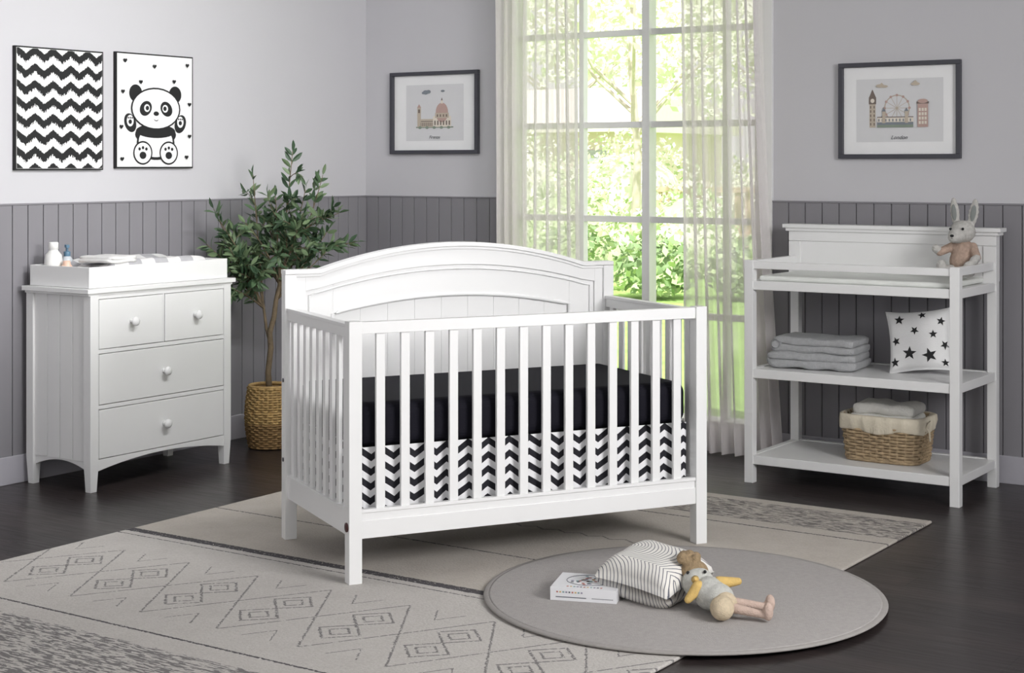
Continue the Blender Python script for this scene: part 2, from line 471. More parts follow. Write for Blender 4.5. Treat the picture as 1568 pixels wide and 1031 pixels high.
# ------------------------------------------------------------ dresser
def dresser():
    W = M_white; hx, hy = .41, .19
    root = empty('chest_of_drawers', (.262, -2.03, 0), pi/2)
    b = B('dresser_body')
    for sx in (-1, 1):
        for sy in (-1, 1):
            cx, cy = sx*(hx-.001), sy*(hy-.001)
            b.bx(cx-.023, cx+.023, cy-.023, cy+.023, .12, .858, W)
            b.taper(cx, cy, .0458, .034, 0, .121, W)
    b.bx(-hx+.008, hx-.008, -hy+.0, hy, .145, .85, W)
    for sx in (-1, 1):   # beadboard sides
        n = 4; w = (2*hy-.046)/n
        for i in range(n):
            y0 = -hy+.023+i*w
            b.bx(sx*(hx+.002), sx*(hx+.011), y0+.0015, y0+w-.0015, .13, .857, W)
        b.bx(sx*(hx-.01), sx*(hx+.003), -hy+.01, hy-.01, .13, .855, W)
        b.strip(frange(-hy+.02, hy-.02, 15), lambda y: .088+.035*(1-(y/(hy-.02))**2), lambda y: .15, sx*hx-.006, sx*hx+.015, W, alongy=True)
    b.strip(frange(-hx+.02, hx-.02, 25), lambda x: .088+.035*(1-(x/(hx-.02))**2), lambda x: .140, -hy-.018, -hy, W)
    yf = -hy-.018
    b.bx(-hx+.02, hx-.02, yf, -hy, .840, .857, W)
    for z in (.610, .367): b.bx(-hx+.02, hx-.02, yf, -hy, z-.009, z+.009, W)
    b.bx(-.0045, .0045, yf, -hy, .62, .845, W)
    hw = hx-.0275
    def dr(x0, x1, z0, z1): b.bx(x0, x1, yf-.003, -hy+.004, z0, z1, W)
    dr(-hw, -.0075, .622, .8375); dr(.0075, hw, .622, .8375); dr(-hw, hw, .379, .598); dr(-hw, hw, .143, .355)
    b.bx(-hw-.003, hw+.003, -hy-.004, -hy-.001, .141, .84, M_groove)
    b.bx(-.455, .455, -.222, .215, .867, .887, W); b.bx(-.442, .442, -.212, .21, .856, .868, W)
    b.finish(parent=root, bevel=.0022)
    k = B('drawer_knobs')
    for x, z in ((-.195, .73), (.195, .73), (0, .489), (0, .249)):
        M = Matrix.Translation((x, yf-.002, z)) @ Euler((pi/2, 0, 0)).to_matrix().to_4x4()
        k.lathe([(.001, 0), (.013, 0), (.009, .006), (.0085, .014), (.016, .020), (.0205, .027), (.019, .034), (.010, .039), (.001, .040)], W, M)
    k.finish(parent=root)
    # changing tray
    t = empty('changing_tray', (.262, -2.03, .888), pi/2)
    b = B('tray_box'); X, Y, H = .425, .195, .092
    b.bx(-X, X, -Y, -Y+.016, 0, H, W); b.bx(-X, X, Y-.016, Y, 0, H, W)
    b.bx(-X, -X+.016, -Y+.015, Y-.015, 0, H-.0005, W); b.bx(X-.016, X, -Y+.015, Y-.015, 0, H-.0005, W); b.bx(-X+.01, X-.01, -Y+.01, Y-.01, .0005, .008, W)
    b.finish(parent=t, bevel=.002)
    # contoured pad
    b = B('changing_pad'); n = 40
    def hgt(u, v):
        e = (1-abs(u)**8)*(1-abs(v)**8)
        return .092+.045*abs(v)**2.2*min(1, max(0, e)*3) if e > 0 else .0
    rows = [[(.04+.34*u, .168*v, max(.01, hgt(u, v)*max(0, (1-abs(u)**10)*(1-abs(v)**10))**.5)+.003*mnoise.noise(Vector((u*4, v*3, 0)))) for u in frange(-1, 1, n)] for v in frange(-1, 1, n)]
    b.grid(rows, M_patch)
    b.finish(parent=t, recalc=False)
    fb = B('folded_blanket'); bm_ = mat('blanket_cloth', (222, 221, 220), .95, .05, 40, .5, 200)
    for i in range(2): fb.slab((-.20+.006*i, -.06+.004*i, .108+.014*i), (.17-.01*i, .2, .018), .008, bm_, .08*i, .003, 8)
    fb.finish(parent=t, recalc=False)
    # bottles
    zt = .8975
    b = B('lotion_bottle'); wm = mat('bottle_white', (232, 232, 230), .3)
    b.lathe([(.001, 0), (.036, 0), (.040, .008), (.040, .10), (.036, .125), (.022, .142), (.020, .150), (.022, .151), (.022, .178), (.02, .182), (.001, .183)], wm)
    b.finish(loc=(.130, -2.375, zt))
    b = B('pump_bottle'); bl = mat('bottle_blue', (92, 126, 150), .35); cl = mat('bottle_clear_grey', (200, 206, 212), .2)
    b.lathe([(.001, 0), (.024, 0), (.026, .006), (.026, .10), (.014, .115), (.001, .115)], cl)
    b.lathe([(.001, .114), (.015, .114), (.015, .135), (.006, .138), (.006, .155), (.001, .155)], bl)
    b.box((.012, 0, .160), (.05, .014, .012), bl); b.cyl((0, 0, .160), .011, .011, .014, bl)
    b.finish(loc=(.115, -2.285, zt), rz=-.6, bevel=.001)
    b = B('baby_oil_bottle'); pk = mat('bottle_peach', (226, 190, 170), .35)
    b.lathe([(.001, 0), (.026, 0), (.028, .006), (.028, .07), (.018, .085), (.016, .1), (.001, .1)], pk)
    b.finish(loc=(.20, -2.36, zt))
dresser()

# ------------------------------------------------------------ weaving
def woven(b, path, z0, z1, rows, rad, m, nst, wob):
    """path(s,z) -> (x,y,nx,ny), s in 0..1"""
    N = nst*6
    for r in range(rows):
        z = z0+(z1-z0)*(r+.5)/rows; pts = []
        for i in range(N):
            s = i/N; x, y, nx, ny = path(s, z)
            o = wob*math.cos(pi*nst*s+(pi if r % 2 else 0)); pts.append((x+nx*o, y+ny*o, z))
        b.tube(pts, rad, m, 5, closed=True)
    for k in range(nst):
        pts = []
        for j in range(8):
            z = z0+(z1-z0)*j/7; x, y, nx, ny = path((k+.5)/nst, z); pts.append((x, y, z))
        b.tube(pts, rad*.8, m, 5)

M_wick = mat('wicker', (154, 134, 106), .8, .3, 60, .4, 200)
M_wick2 = mat('seagrass', (176, 146, 96), .85, .25, 50, .4, 200)
M_wick3 = mat('seagrass_dark', (138, 110, 72), .85, .25, 50, .4, 200)

# ------------------------------------------------------------ olive tree
def olive():
    R = Vector((.829, .559, 0)); D = Vector((-.559, .829, 0)); Z = Vector((0, 0, 1))
    P = lambda r, d, z: R*r+D*d+Z*z
    root = empty('potted_olive_tree', (.33, -1.17, 0))
    b = B('planter_basket')
    def prof(z): t = z/.31; return .100+.020*math.sin(pi*min(1, t*1.05)*.9)
    def path(s, z): a = 2*pi*s; r = prof(z); return (r*math.cos(a), r*math.sin(a), math.cos(a), math.sin(a))
    woven(b, path, .004, .13, 11, .0062, M_wick3, 31, .004)
    woven(b, path, .13, .19, 5, .0062, M_wick2, 31, .004)
    woven(b, path, .19, .31, 10, .0062, M_wick2, 31, .004)
    b.lathe([(.001, .005), (.093, .005), (.111, .15), (.094, .3), (.09, .3)], M_wick3)
    b.tube([(.102*math.cos(a), .102*math.sin(a), .312) for a in frange(0, 2*pi, 33)[:-1]], .009, M_wick2, 6, closed=True)
    b.lathe([(.001, .27), (.092, .27)], mat('soil', (60, 48, 38), .95, .2, 60, .6))
    b.finish(parent=root, recalc=True)
    bark = mat('olive_bark', (112, 98, 78), .9, .2, 40, .6, 80)
    gs = [mat('olive_leaf_a', (78, 102, 72), .5, .12), mat('olive_leaf_b', (106, 126, 92), .5, .12), mat('olive_leaf_c', (56, 80, 56), .5, .12)]
    t = B('trunk_and_branches'); L = B('leaves')
    trunk = [P(0, 0, .25), P(-.008, 0, .38), P(.004, .01, .50), P(.0, .0, .58), P(.022, 0, .66), P(.03, .01, .74), P(.05, 0, .82), P(.06, 0, .92), P(.05, .0, 1.02)]
    t.tube(trunk, [.017, .015, .0145, .014, .013, .012, .011, .009, .007], bark, 8)
    t.tube([P(.004, 0, .52), P(-.02, .02, .60), P(-.035, .03, .70), P(-.05, .02, .80)], [.009, .008, .007, .006], bark, 6)
    def leaf(p, d, ln):
        d = d.normalized(); up = Vector((random.uniform(-1, 1), random.uniform(-1, 1), random.uniform(-.3, 1)))
        w = d.cross(up)
        if w.length < .05: return
        w.normalize(); n = w.cross(d).normalized(); hw = ln*random.uniform(.13, .18)
        droop = n*(-ln*.12)
        q = p+d*ln*.5; e = p+d*ln+droop
        m = random.choice(gs)
        for s in (1, -1):
            pts = [p, p+d*ln*.25+w*hw*.8*s+n*.002, p+d*ln*.55+w*hw*s+n*.002, p+d*ln*.82+w*hw*.6*s+droop*.5, e, q+n*-.001]
            if s < 0: pts.reverse()
            L.face(pts, m, True)
    def ok(p): return p.x > -.30
    def branch(a, bb, r, n, twigs):
        a = Vector(a); bb = Vector(bb); mid = a.lerp(bb, .5)+Vector((random.uniform(-.03, .03), random.uniform(-.03, .03), random.uniform(-.01, .04)))
        pts = []
        for i in range(9):
            s = i/8; pts.append(a*(1-s)**2+mid*2*s*(1-s)+bb*s*s)
        t.tube(pts, [r*(1-.7*i/8) for i in range(9)], bark, 5)
        for i in range(n):
            s = .25+.75*(i+random.random()*.5)/n; s = min(s, .99); k = int(s*8); p = pts[k].lerp(pts[min(8, k+1)], s*8-k)
            tg = (pts[min(8, k+1)]-pts[max(0, k-1)]).normalized()
            for sd in (1, -1):
                side = tg.cross(Vector((random.uniform(-1, 1), random.uniform(-1, 1), random.uniform(-1, 1)))).normalized()
                dd = tg*.75+side*.8
                ln = random.uniform(.05, .078)
                if ok(p+dd.normalized()*ln): leaf(p, dd, ln)
        if ok(bb+Vector((-.05, 0, 0))): leaf(bb, bb-mid, .06)
        for j in range(twigs):
            s = random.uniform(.35, .85); k = int(s*8); p = pts[k]
            dr = (bb-a).normalized()*.5+Vector((random.uniform(-1, 1), random.uniform(-1, 1), random.uniform(-.5, .8)))
            q = p+dr.normalized()*random.uniform(.08, .15)
            if ok(q+Vector((-.03, 0, 0))): branch(p, q, r*.45, 5, 0)
    px = lambda u, v: ((u-412)*.003306, 1.42-(v-255)*.003306)
    tips = [(335, 318, 6), (322, 372, 6), (348, 400, 5), (392, 268, 8), (452, 232, 8), (490, 268, 8), (522, 325, 7), (540, 372, 7), (470, 325, 8), (380, 340, 6),
            (368, 440, 5), (500, 385, 6), (425, 300, 8), (398, 405, 5), (440, 352, 8), (360, 350, 6), (470, 290, 8), (345, 335, 5), (505, 350, 6), (425, 385, 5), (405, 335, 6), (372, 415, 5), (355, 372, 5)]
    for u, v, _ in tips:
        r, z = px(u, v)
        d = random.uniform(-.16, .10) if r > -.05 else random.uniform(-.2, -.08)
        if r < -.05: st = random.choice([P(-.035, .03, .70), P(-.05, .02, .80), P(.05, 0, .82)])
        else: st = random.choice([P(.03, .01, .74), P(.05, 0, .82), P(.06, 0, .92), P(.05, 0, 1.02)])
        if st.z > z: st = P(-.05, .02, .80) if z > .8 else P(.0, 0, .68)
        branch(st, P(r, d, z), .0055, 12, 3)
    t.finish(parent=root); L.finish(parent=root, recalc=False)
olive()

# ------------------------------------------------------------ changing table
def ctable():
    W = M_white; px, py, ps = .47, .25, .042
    root = empty('changing_table', (3.205, -.375, 0))
    b = B('table_frame')
    for sx in (-1, 1):
        b.bx(sx*px-ps/2, sx*px+ps/2, -py-ps/2, -py+ps/2, 0, 1.0, W)
        b.bx(sx*px-ps/2, sx*px+ps/2, py-ps/2, py+ps/2, 0, 1.03, W)
        b.bx(sx*px-.013, sx*px+.013, -py, py, .962, .998, W)
        for z in (.868, .472, .085): b.bx(sx*px-.015, sx*px+.015, -py, py, z, z+.039, W)
    b.bx(-px, px, -py-.014, -py+.012, .962, .994, W)
    for z in (.868, .472, .085):
        b.bx(-px, px, -py-.016, -py+.01, z, z+.04, W); b.bx(-px, px, py-.01, py+.016, z, z+.04, W)
        b.bx(-px, px, -py, py, z+.022, z+.036, W)
    # back panel
    b.bx(-px-.02, px+.02, py-.027, py-.022, .90, 1.115, W)
    b.bx(-px-.022, px+.022, py-.022, py+.024, .91, 1.115, W)
    for sx in (-1, 1): b.bx(sx*(px-.035), sx*(px+.024), py-.034, py-.024, .90, 1.068, W)
    b.bx(-px-.024, px+.024, py-.034, py-.024, 1.069, 1.115, W); b.bx(-px+.036, px-.036, py-.034, py-.024, .90, .935, W)
    b.bx(-px-.048, px+.048, py-.054, py+.04, 1.130, 1.148, W); b.bx(-px-.036, px+.036, py-.044, py+.032, 1.115, 1.131, W)
    b.finish(parent=root, bevel=.0022)
    b = B('changing_pad'); b.bx(-.44, .44, -.225, .218, .906, .93, mat('pad_vinyl', (226, 228, 224), .6)); b.finish(parent=root, bevel=.01, seg=3)
ctable()

# two folded towels
def towels():
    root = empty('folded_towels', (2.965, -.39, .512), .10)
    m = mat('grey_terry', (172, 173, 175), .95, .08, 60, 1, 240, .1)
    b = B('towel_stack')
    for (x, z, w, d, h, r) in ((0, .0, .41, .27, .040, 0), (-.002, .033, .405, .266, .038, .01), (.010, .070, .385, .25, .037, -.05), (.008, .101, .38, .248, .036, -.04)):
        b.slab((x, 0, z+h/2), (w, d, h), h*.44, m, r, .006)
    for z, h, x in ((.018, .060, -.186), (.086, .056, -.166)):   # rounded folds joining each towel's two layers
        pts = [(x, y, z+.018) for y in frange(-.122, .122, 16)]
        b.tube(pts, [h*.60*(1-.5*(abs(i-7.5)/7.5)**6) for i in range(16)], m, 14)
    b.finish(parent=root, recalc=False)
towels()

# pillows
def pillow(name, sx, sy, th, m, n=30, pw=.5):
    b = B(name)
    def P(u, v, s):
        k = max(0, (1-u**4)*(1-v**4))
        x = sx/2*u*(1-.09*(1-v*v)*abs(u)**4)
        y = sy/2*v*(1-.09*(1-u*u)*abs(v)**4)
        wr = .004*mnoise.noise(Vector((u*2.5, v*2.5, s)))*k
        return (x, y, s*(th/2*k**pw+.001)+wr)
    rows = [[P(u, v, 1) for u in frange(-1, 1, n)] for v in frange(-1, 1, n)]
    rows2 = [[P(u, v, -1) for u in frange(-1, 1, n)] for v in frange(-1, 1, n)]
    b.grid(rows, m); b.grid(rows2, m)
    bmesh.ops.remove_doubles(b.bm, verts=b.bm.verts, dist=.0025)
    return b, P
b, P = pillow('star_pillow', .285, .285, .11, mat('star_pillow_cotton', (234, 234, 234), .9, .02, 30, .2, 200), pw=.55)
for (cu, cv, r, a) in ((-.55, .62, .17, .2), (.15, .75, .14, .5), (.72, .5, .15, .1), (-.1, .25, .14, .9), (-.7, -.05, .15, .6), (.45, .1, .14, .3), (-.3, -.45, .22, .2), (.3, -.55, .24, .55), (.8, -.25, .16, .9), (-.78, -.7, .16, .3), (.75, -.8, .13, .3)):
    pts = []
    for k in range(10):
        rr = r if k % 2 == 0 else r*.42
        aa = a+k*pi/5; pts.append((max(-.97, min(.97, cu+rr*math.cos(aa))), max(-.97, min(.97, cv+rr*math.sin(aa)))))
    for k in range(10):
        p, q = pts[k], pts[(k+1) % 10]
        b.face([Vector(P(u, v, 1))+Vector((0, 0, .0022)) for u, v in [(cu, cv), p, q]], M_black, True)
b.finish(loc=(3.415, -.33, .650), rot=(math.radians(72), math.radians(-6), math.radians(14)), recalc=False)
b, P = pillow('patterned_pillow', .29, .27, .15, M_contour, pw=.5, n=40)
b.finish(loc=(3.358, -2.645, .102), rot=(math.radians(8), math.radians(5), math.radians(-6)), recalc=False)

# storage basket
def basket():
    root = empty('wicker_basket', (3.285, -.375, .126), .0); root.scale = (1, 1, 1.1)
    b = B('basket_weave')
    def path(s, z):
        t = z/.165; hx = .165+.018*t; hy = .115+.015*t; a = 2*pi*s; n = 5
        c, d = math.cos(a), math.sin(a)
        k = (abs(c)**n+abs(d)**n)**(-1/n)
        return (hx*c*k, hy*d*k, c, d)
    woven(b, path, .006, .168, 13, .0066, M_wick, 37, .0045)
    for z, r in ((.004, .008), (.172, .009)):
        b.tube([path(s, z)[:2]+(z,) for s in frange(0, 1, 81)[:-1]], r, M_wick, 6, closed=True)
    b.bx(-.15, .15, -.10, .10, .002, .008, M_wick)
    b.finish(parent=root)
    cr = mat('cream_linen', (214, 205, 186), .9, .04, 30, .5, 120)
    b = B('basket_liner')
    rows = []
    for z, o in ((.118, .008), (.125, .014), (.16, .016), (.180, .012), (.184, .002), (.176, -.008), (.06, -.02)):
        r = []
        for s in frange(0, 1, 97)[:-1]:
            x, y, nx, ny = path(s, min(z, .17)); w = .003*math.sin(s*2*pi*23)+(.006*math.sin(s*2*pi*7) if z < .13 else 0)
            r.append((x+nx*(o+w), y+ny*(o+w), z+(.006*math.sin(s*2*pi*5) if z < .13 else 0)))
        rows.append(r)
    b.grid(rows, cr, closev=True)
    b.tube([(.185, -.05, .14), (.205, -.07, .155), (.21, -.05, .17), (.19, -.04, .145), (.2, -.03, .12), (.205, -.04, .09)], .004, cr, 5)
    b.finish(parent=root)
    b = B('folded_towel'); tm = mat('white_terry', (226, 225, 220), .95, .04, 60, .8, 220, .1)
    b.slab((.0, .0, .165), (.29, .19, .04), .018, tm, 0, .006); b.slab((.005, .0, .203), (.28, .185, .045), .02, tm, .05, .008)
    b.finish(parent=root, recalc=False)
basket()

# ------------------------------------------------------------ toy bunny
M_plush = mat('grey_knit', (190, 188, 184), .95, .12, 90, .8, 260, .1)
M_sweater = mat('beige_knit', (176, 154, 140), .95, .18, 70, .8, 200, .1)
def bunny():
    root = empty('plush_bunny', (3.60, -.30, .931), math.radians(-2))
    blob('bunny_head', [((0, -.012, .205), (.056, .052, .05)), ((-.008, -.055, .190), (.040, .040, .035)), ((-.012, -.085, .182), (.026, .024, .024))]
         + [((-.034-.010*i/5, .0, .24+.092*i/5), (.013+.009*math.sin(pi*i/5), .009, .022)) for i in range(6)]
         + [((.036+.016*i/5, .0, .24+.088*i/5), (.014+.010*math.sin(pi*i/5), .009, .022)) for i in range(6)], M_plush, root, .004)
    blob('bunny_body', [((0, 0, .075), (.062, .05, .065)), ((0, -.004, .125), (.052, .042, .045))]
         + limb((-.045, -.01, .14), (-.088, -.05, .115), .02, .018)+limb((.045, -.01, .14), (.08, -.055, .095), .02, .018), M_sweater, root, .004)
    blob('bunny_limbs', limb((-.035, -.02, .035), (-.06, -.085, .04), .026, .024)+[((-.065, -.095, .055), (.022, .019, .032))]
         + limb((.035, -.02, .035), (.05, -.085, .035), .026, .024)+[((.055, -.095, .05), (.022, .019, .032))]
         + limb((-.087, -.048, .115), (-.103, -.055, .13), .018, .019, 3)+limb((.08, -.055, .095), (.075, -.078, .085), .018, .019, 3), M_plush, root, .004)
    b = B('bunny_face')
    ig = mat('ear_inner', (130, 134, 132), .9)
    b.sph((-.040, -.009, .288), (.011, .004, .036), ig, (0, -.1, 0)); b.sph((.046, -.009, .286), (.012, .004, .036), ig, (0, .17, 0))
    b.sph((-.032, -.072, .218), .006, M_black); b.sph((.022, -.070, .219), .006, M_black); b.sph((-.012, -.108, .190), (.009, .004, .006), M_black)
    b.tube([(-.012, -.109, .187), (-.012, -.108, .178), (-.02, -.104, .174)], .001, M_black); b.tube([(-.012, -.108, .178), (-.003, -.104, .174)], .001, M_black)
    b.finish(parent=root)
bunny()

# ------------------------------------------------------------ plush bird
def bird():
    root = empty('plush_bird', (3.62, -2.705, .026), math.radians(24)); root.scale = (.9, .9, .9)
    gr = mat('bird_grey_knit', (192, 192, 187), .95, .12, 90, .8, 260, .1); be = mat('bird_beige', (206, 190, 164), .95, .1, 90, .8, 260, .1)
    ye = mat('bird_yellow', (208, 176, 108), .9, .08, 60, .5, 200); br = mat('bird_brown_yarn', (146, 126, 98), .95, .25, 90, 1, 200); pk = mat('bird_legs_pink', (190, 168, 156), .95, .08, 60, .6, 200)
    blob('bird_body', [((-.03, .02, .065), (.06, .058, .058)), ((-.075, .075, .085), (.058, .055, .055)), ((.0, -.01, .06), (.055, .05, .05))], gr, root, .005)
    blob('bird_belly', [((.015, -.085, .045), (.042, .05, .042)), ((.025, -.045, .055), (.04, .035, .035))], be, root, .005)
    blob('bird_wings', limb((.0, .03, .10), (.065, .045, .105), .024, .014)+limb((-.07, -.0, .09), (-.105, -.02, .05), .024, .014), ye, root, .005)
    blob('bird_tuft', [((-.09, .105, .118), (.05, .045, .04))]+[((-.11+random.uniform(-.025, .025), .12+random.uniform(-.03, .03), .145+random.uniform(-.02, .025)), random.uniform(.014, .022)) for i in range(24)], br, root, .004, 1)
    blob('bird_legs', limb((.05, -.02, .05), (.16, .0, .033), .018, .014, 9)+[((.175, .002, .045), (.018, .022, .032))]
         + limb((.05, -.06, .04), (.155, -.075, .026), .018, .014, 9)+[((.17, -.077, .038), (.018, .022, .032))], pk, root, .0045)
    b = B('bird_face')
    b.sph((-.05, .045, .133), .006, M_black); b.sph((-.110, .055, .125), .006, M_black)
    b.cyl((-.082, .015, .112), .016, .003, .04, ye, rot=(pi/2-.3, 0, 0))
    b.finish(parent=root)
bird()

# picture book box
b = B('picture_book_box'); wb = mat('box_white', (222, 222, 225), .4, .01)
b.bx(-.108, .108, -.095, .095, 0, .042, wb)
cols = [mat('ink_%d' % i, c, .6) for i, c in enumerate([(176, 110, 100), (200, 172, 116), (124, 156, 158), (136, 130, 150), (96, 98, 106)])]
for i in range(40):
    a = random.uniform(0, 2*pi); r = random.uniform(.01, .058); x, y = r*1.2*math.cos(a), r*math.sin(a)
    b.cyl((x, y+.012, .0423), .006, .006, .0006, random.choice(cols), seg=7)
b.tube([(.075*math.cos(a), .012+.066*math.sin(a), .0424) for a in frange(0, 2*pi, 41)[:-1]], .0012, cols[4], 4, closed=True)
for i in range(11): b.box((-.055+i*.011, -.075, .0423), (.007, .009, .0006), cols[i % 5])
for i in range(9): b.box((-.085+i*.010, -.0953, .028), (.006, .0006, .005), cols[i % 5])
for i in range(14): b.box((.03+i*.005, -.0953, .012), (.003, .0006, .003), cols[4])
b.box((-.04, -.0953, .012), (.1, .0006, .003), cols[4])
b.finish(loc=(3.166, -2.735, .0265), rz=math.radians(20), bevel=.0008, seg=1)

# ------------------------------------------------------------ wall art
def zig(root_loc):
    b = B('chevron_wall_art'); w, h = .512, .56
    b.bx(-w/2, w/2, -.018, 0, -h/2, h/2, M_black)
    b.bx(-w/2+.007, w/2-.007, -.019, -.01, -h/2+.007, h/2-.007, M_paper)
    W = w/2-.008; n = 160; per = .1025
    def tri(x): return abs(((x+W)/per+.5) % 1-.5)*2
    for k in range(8):
        z0 = h/2-.033-.0755*k
        for i in range(n):
            x0 = -W+2*W*i/n; x1 = -W+2*W*(i+1)/n
            def zz(x, o, j): return max(-h/2+.008, min(h/2-.008, z0+.034*(1-tri(x))-.017+o+j))
            jt = random.uniform(-.004, .004) if i % 2 else 0; jb = random.uniform(-.009, .004)
            q = [(x0, zz(x0, .018, jt)), (x0, zz(x0, -.018, jb)), (x1, zz(x1, -.018, jb)), (x1, zz(x1, .018, jt))]
            if q[0][1]-q[1][1] > .002: b.pg(q, M_black, -.0195)
    b.finish(loc=root_loc, rz=pi/2, recalc=False)
zig((.001, -2.242, 1.684))

def panda(loc):
    b = B('panda_wall_art'); w, h = .508, .56
    b.bx(-w/2, w/2, -.018, 0, -h/2, h/2, M_black)
    b.bx(-w/2+.007, w/2-.007, -.019, -.01, -h/2+.007, h/2-.007, M_paper)
    y = [-.0192]
    def d(c, r, m, r2=None, rot=0): y[0] -= .00012; b.disc(c, r, m, 30, r2, rot, y[0])
    K, Wt = M_black, M_paper
    for s in (-1, 1):
        d((s*.13, .085), .042, K)
        d((s*.165, -.06), .036, K, .048, s*-.5); d((s*.165, -.05), .022, Wt, .028); d((s*.165, -.055), .011, K)
        for q in (-.012, 0, .012): d((s*.165+q, -.036), .0045, K)
    d((0, -.115), .135, K, .055)
    d((0, -.155), .125, K, .085); d((0, -.150), .112, Wt, .076)
    d((0, -.098), .13, K, .034)
    for s in (-1, 1):
        d((s*.085, -.205), .062, K, .058); d((s*.085, -.205), .054, Wt, .050)
        d((s*.085, -.217), .022, K, .018)
        for q in (-.022, 0, .022): d((s*.085+q, -.186+(.006 if q == 0 else 0)), .008, K)
    d((0, .012), .163, K, .104); d((0, .012), .154, Wt, .096)
    for s in (-1, 1):
        d((s*.068, .012), .042, K, .034, s*-.6); d((s*.06, .014), .019, Wt); d((s*.058, .014), .011, K)
    d((0, -.012), .018, K, .011); d((0, -.040), .014, K, .009); d((0, -.036), .014, Wt, .009)
    def heart(cx, cz, s):
        y[0] -= .0001; pts = []
        for k in range(24):
            t = 2*pi*k/24; pts.append((cx+s*16*math.sin(t)**3/16, cz+s*(13*math.cos(t)-5*math.cos(2*t)-2*math.cos(3*t)-math.cos(4*t))/16))
        b.pg(pts[::-1], K, y[0])
    for c in ((-.2, .24), (-.01, .22), (.21, .235), (-.1, .14), (.12, .15), (-.215, .09), (.225, .04), (-.225, -.08), (-.22, -.235), (.205, -.225), (.225, -.12)): heart(c[0], c[1], .012)
    b.finish(loc=loc, rz=pi/2, recalc=False)
panda((.001, -1.653, 1.692))

def text_mesh(body, size, m, loc, parent):
    cu = bpy.data.curves.new(body+'_caption', 'FONT'); cu.body = body; cu.size = size; cu.align_x = 'CENTER'; cu.shear = .4
    o = bpy.data.objects.new('caption', cu); sc.collection.objects.link(o); cu.materials.append(m)
    o.location = loc; o.rotation_euler = (pi/2, 0, 0); o.parent = parent

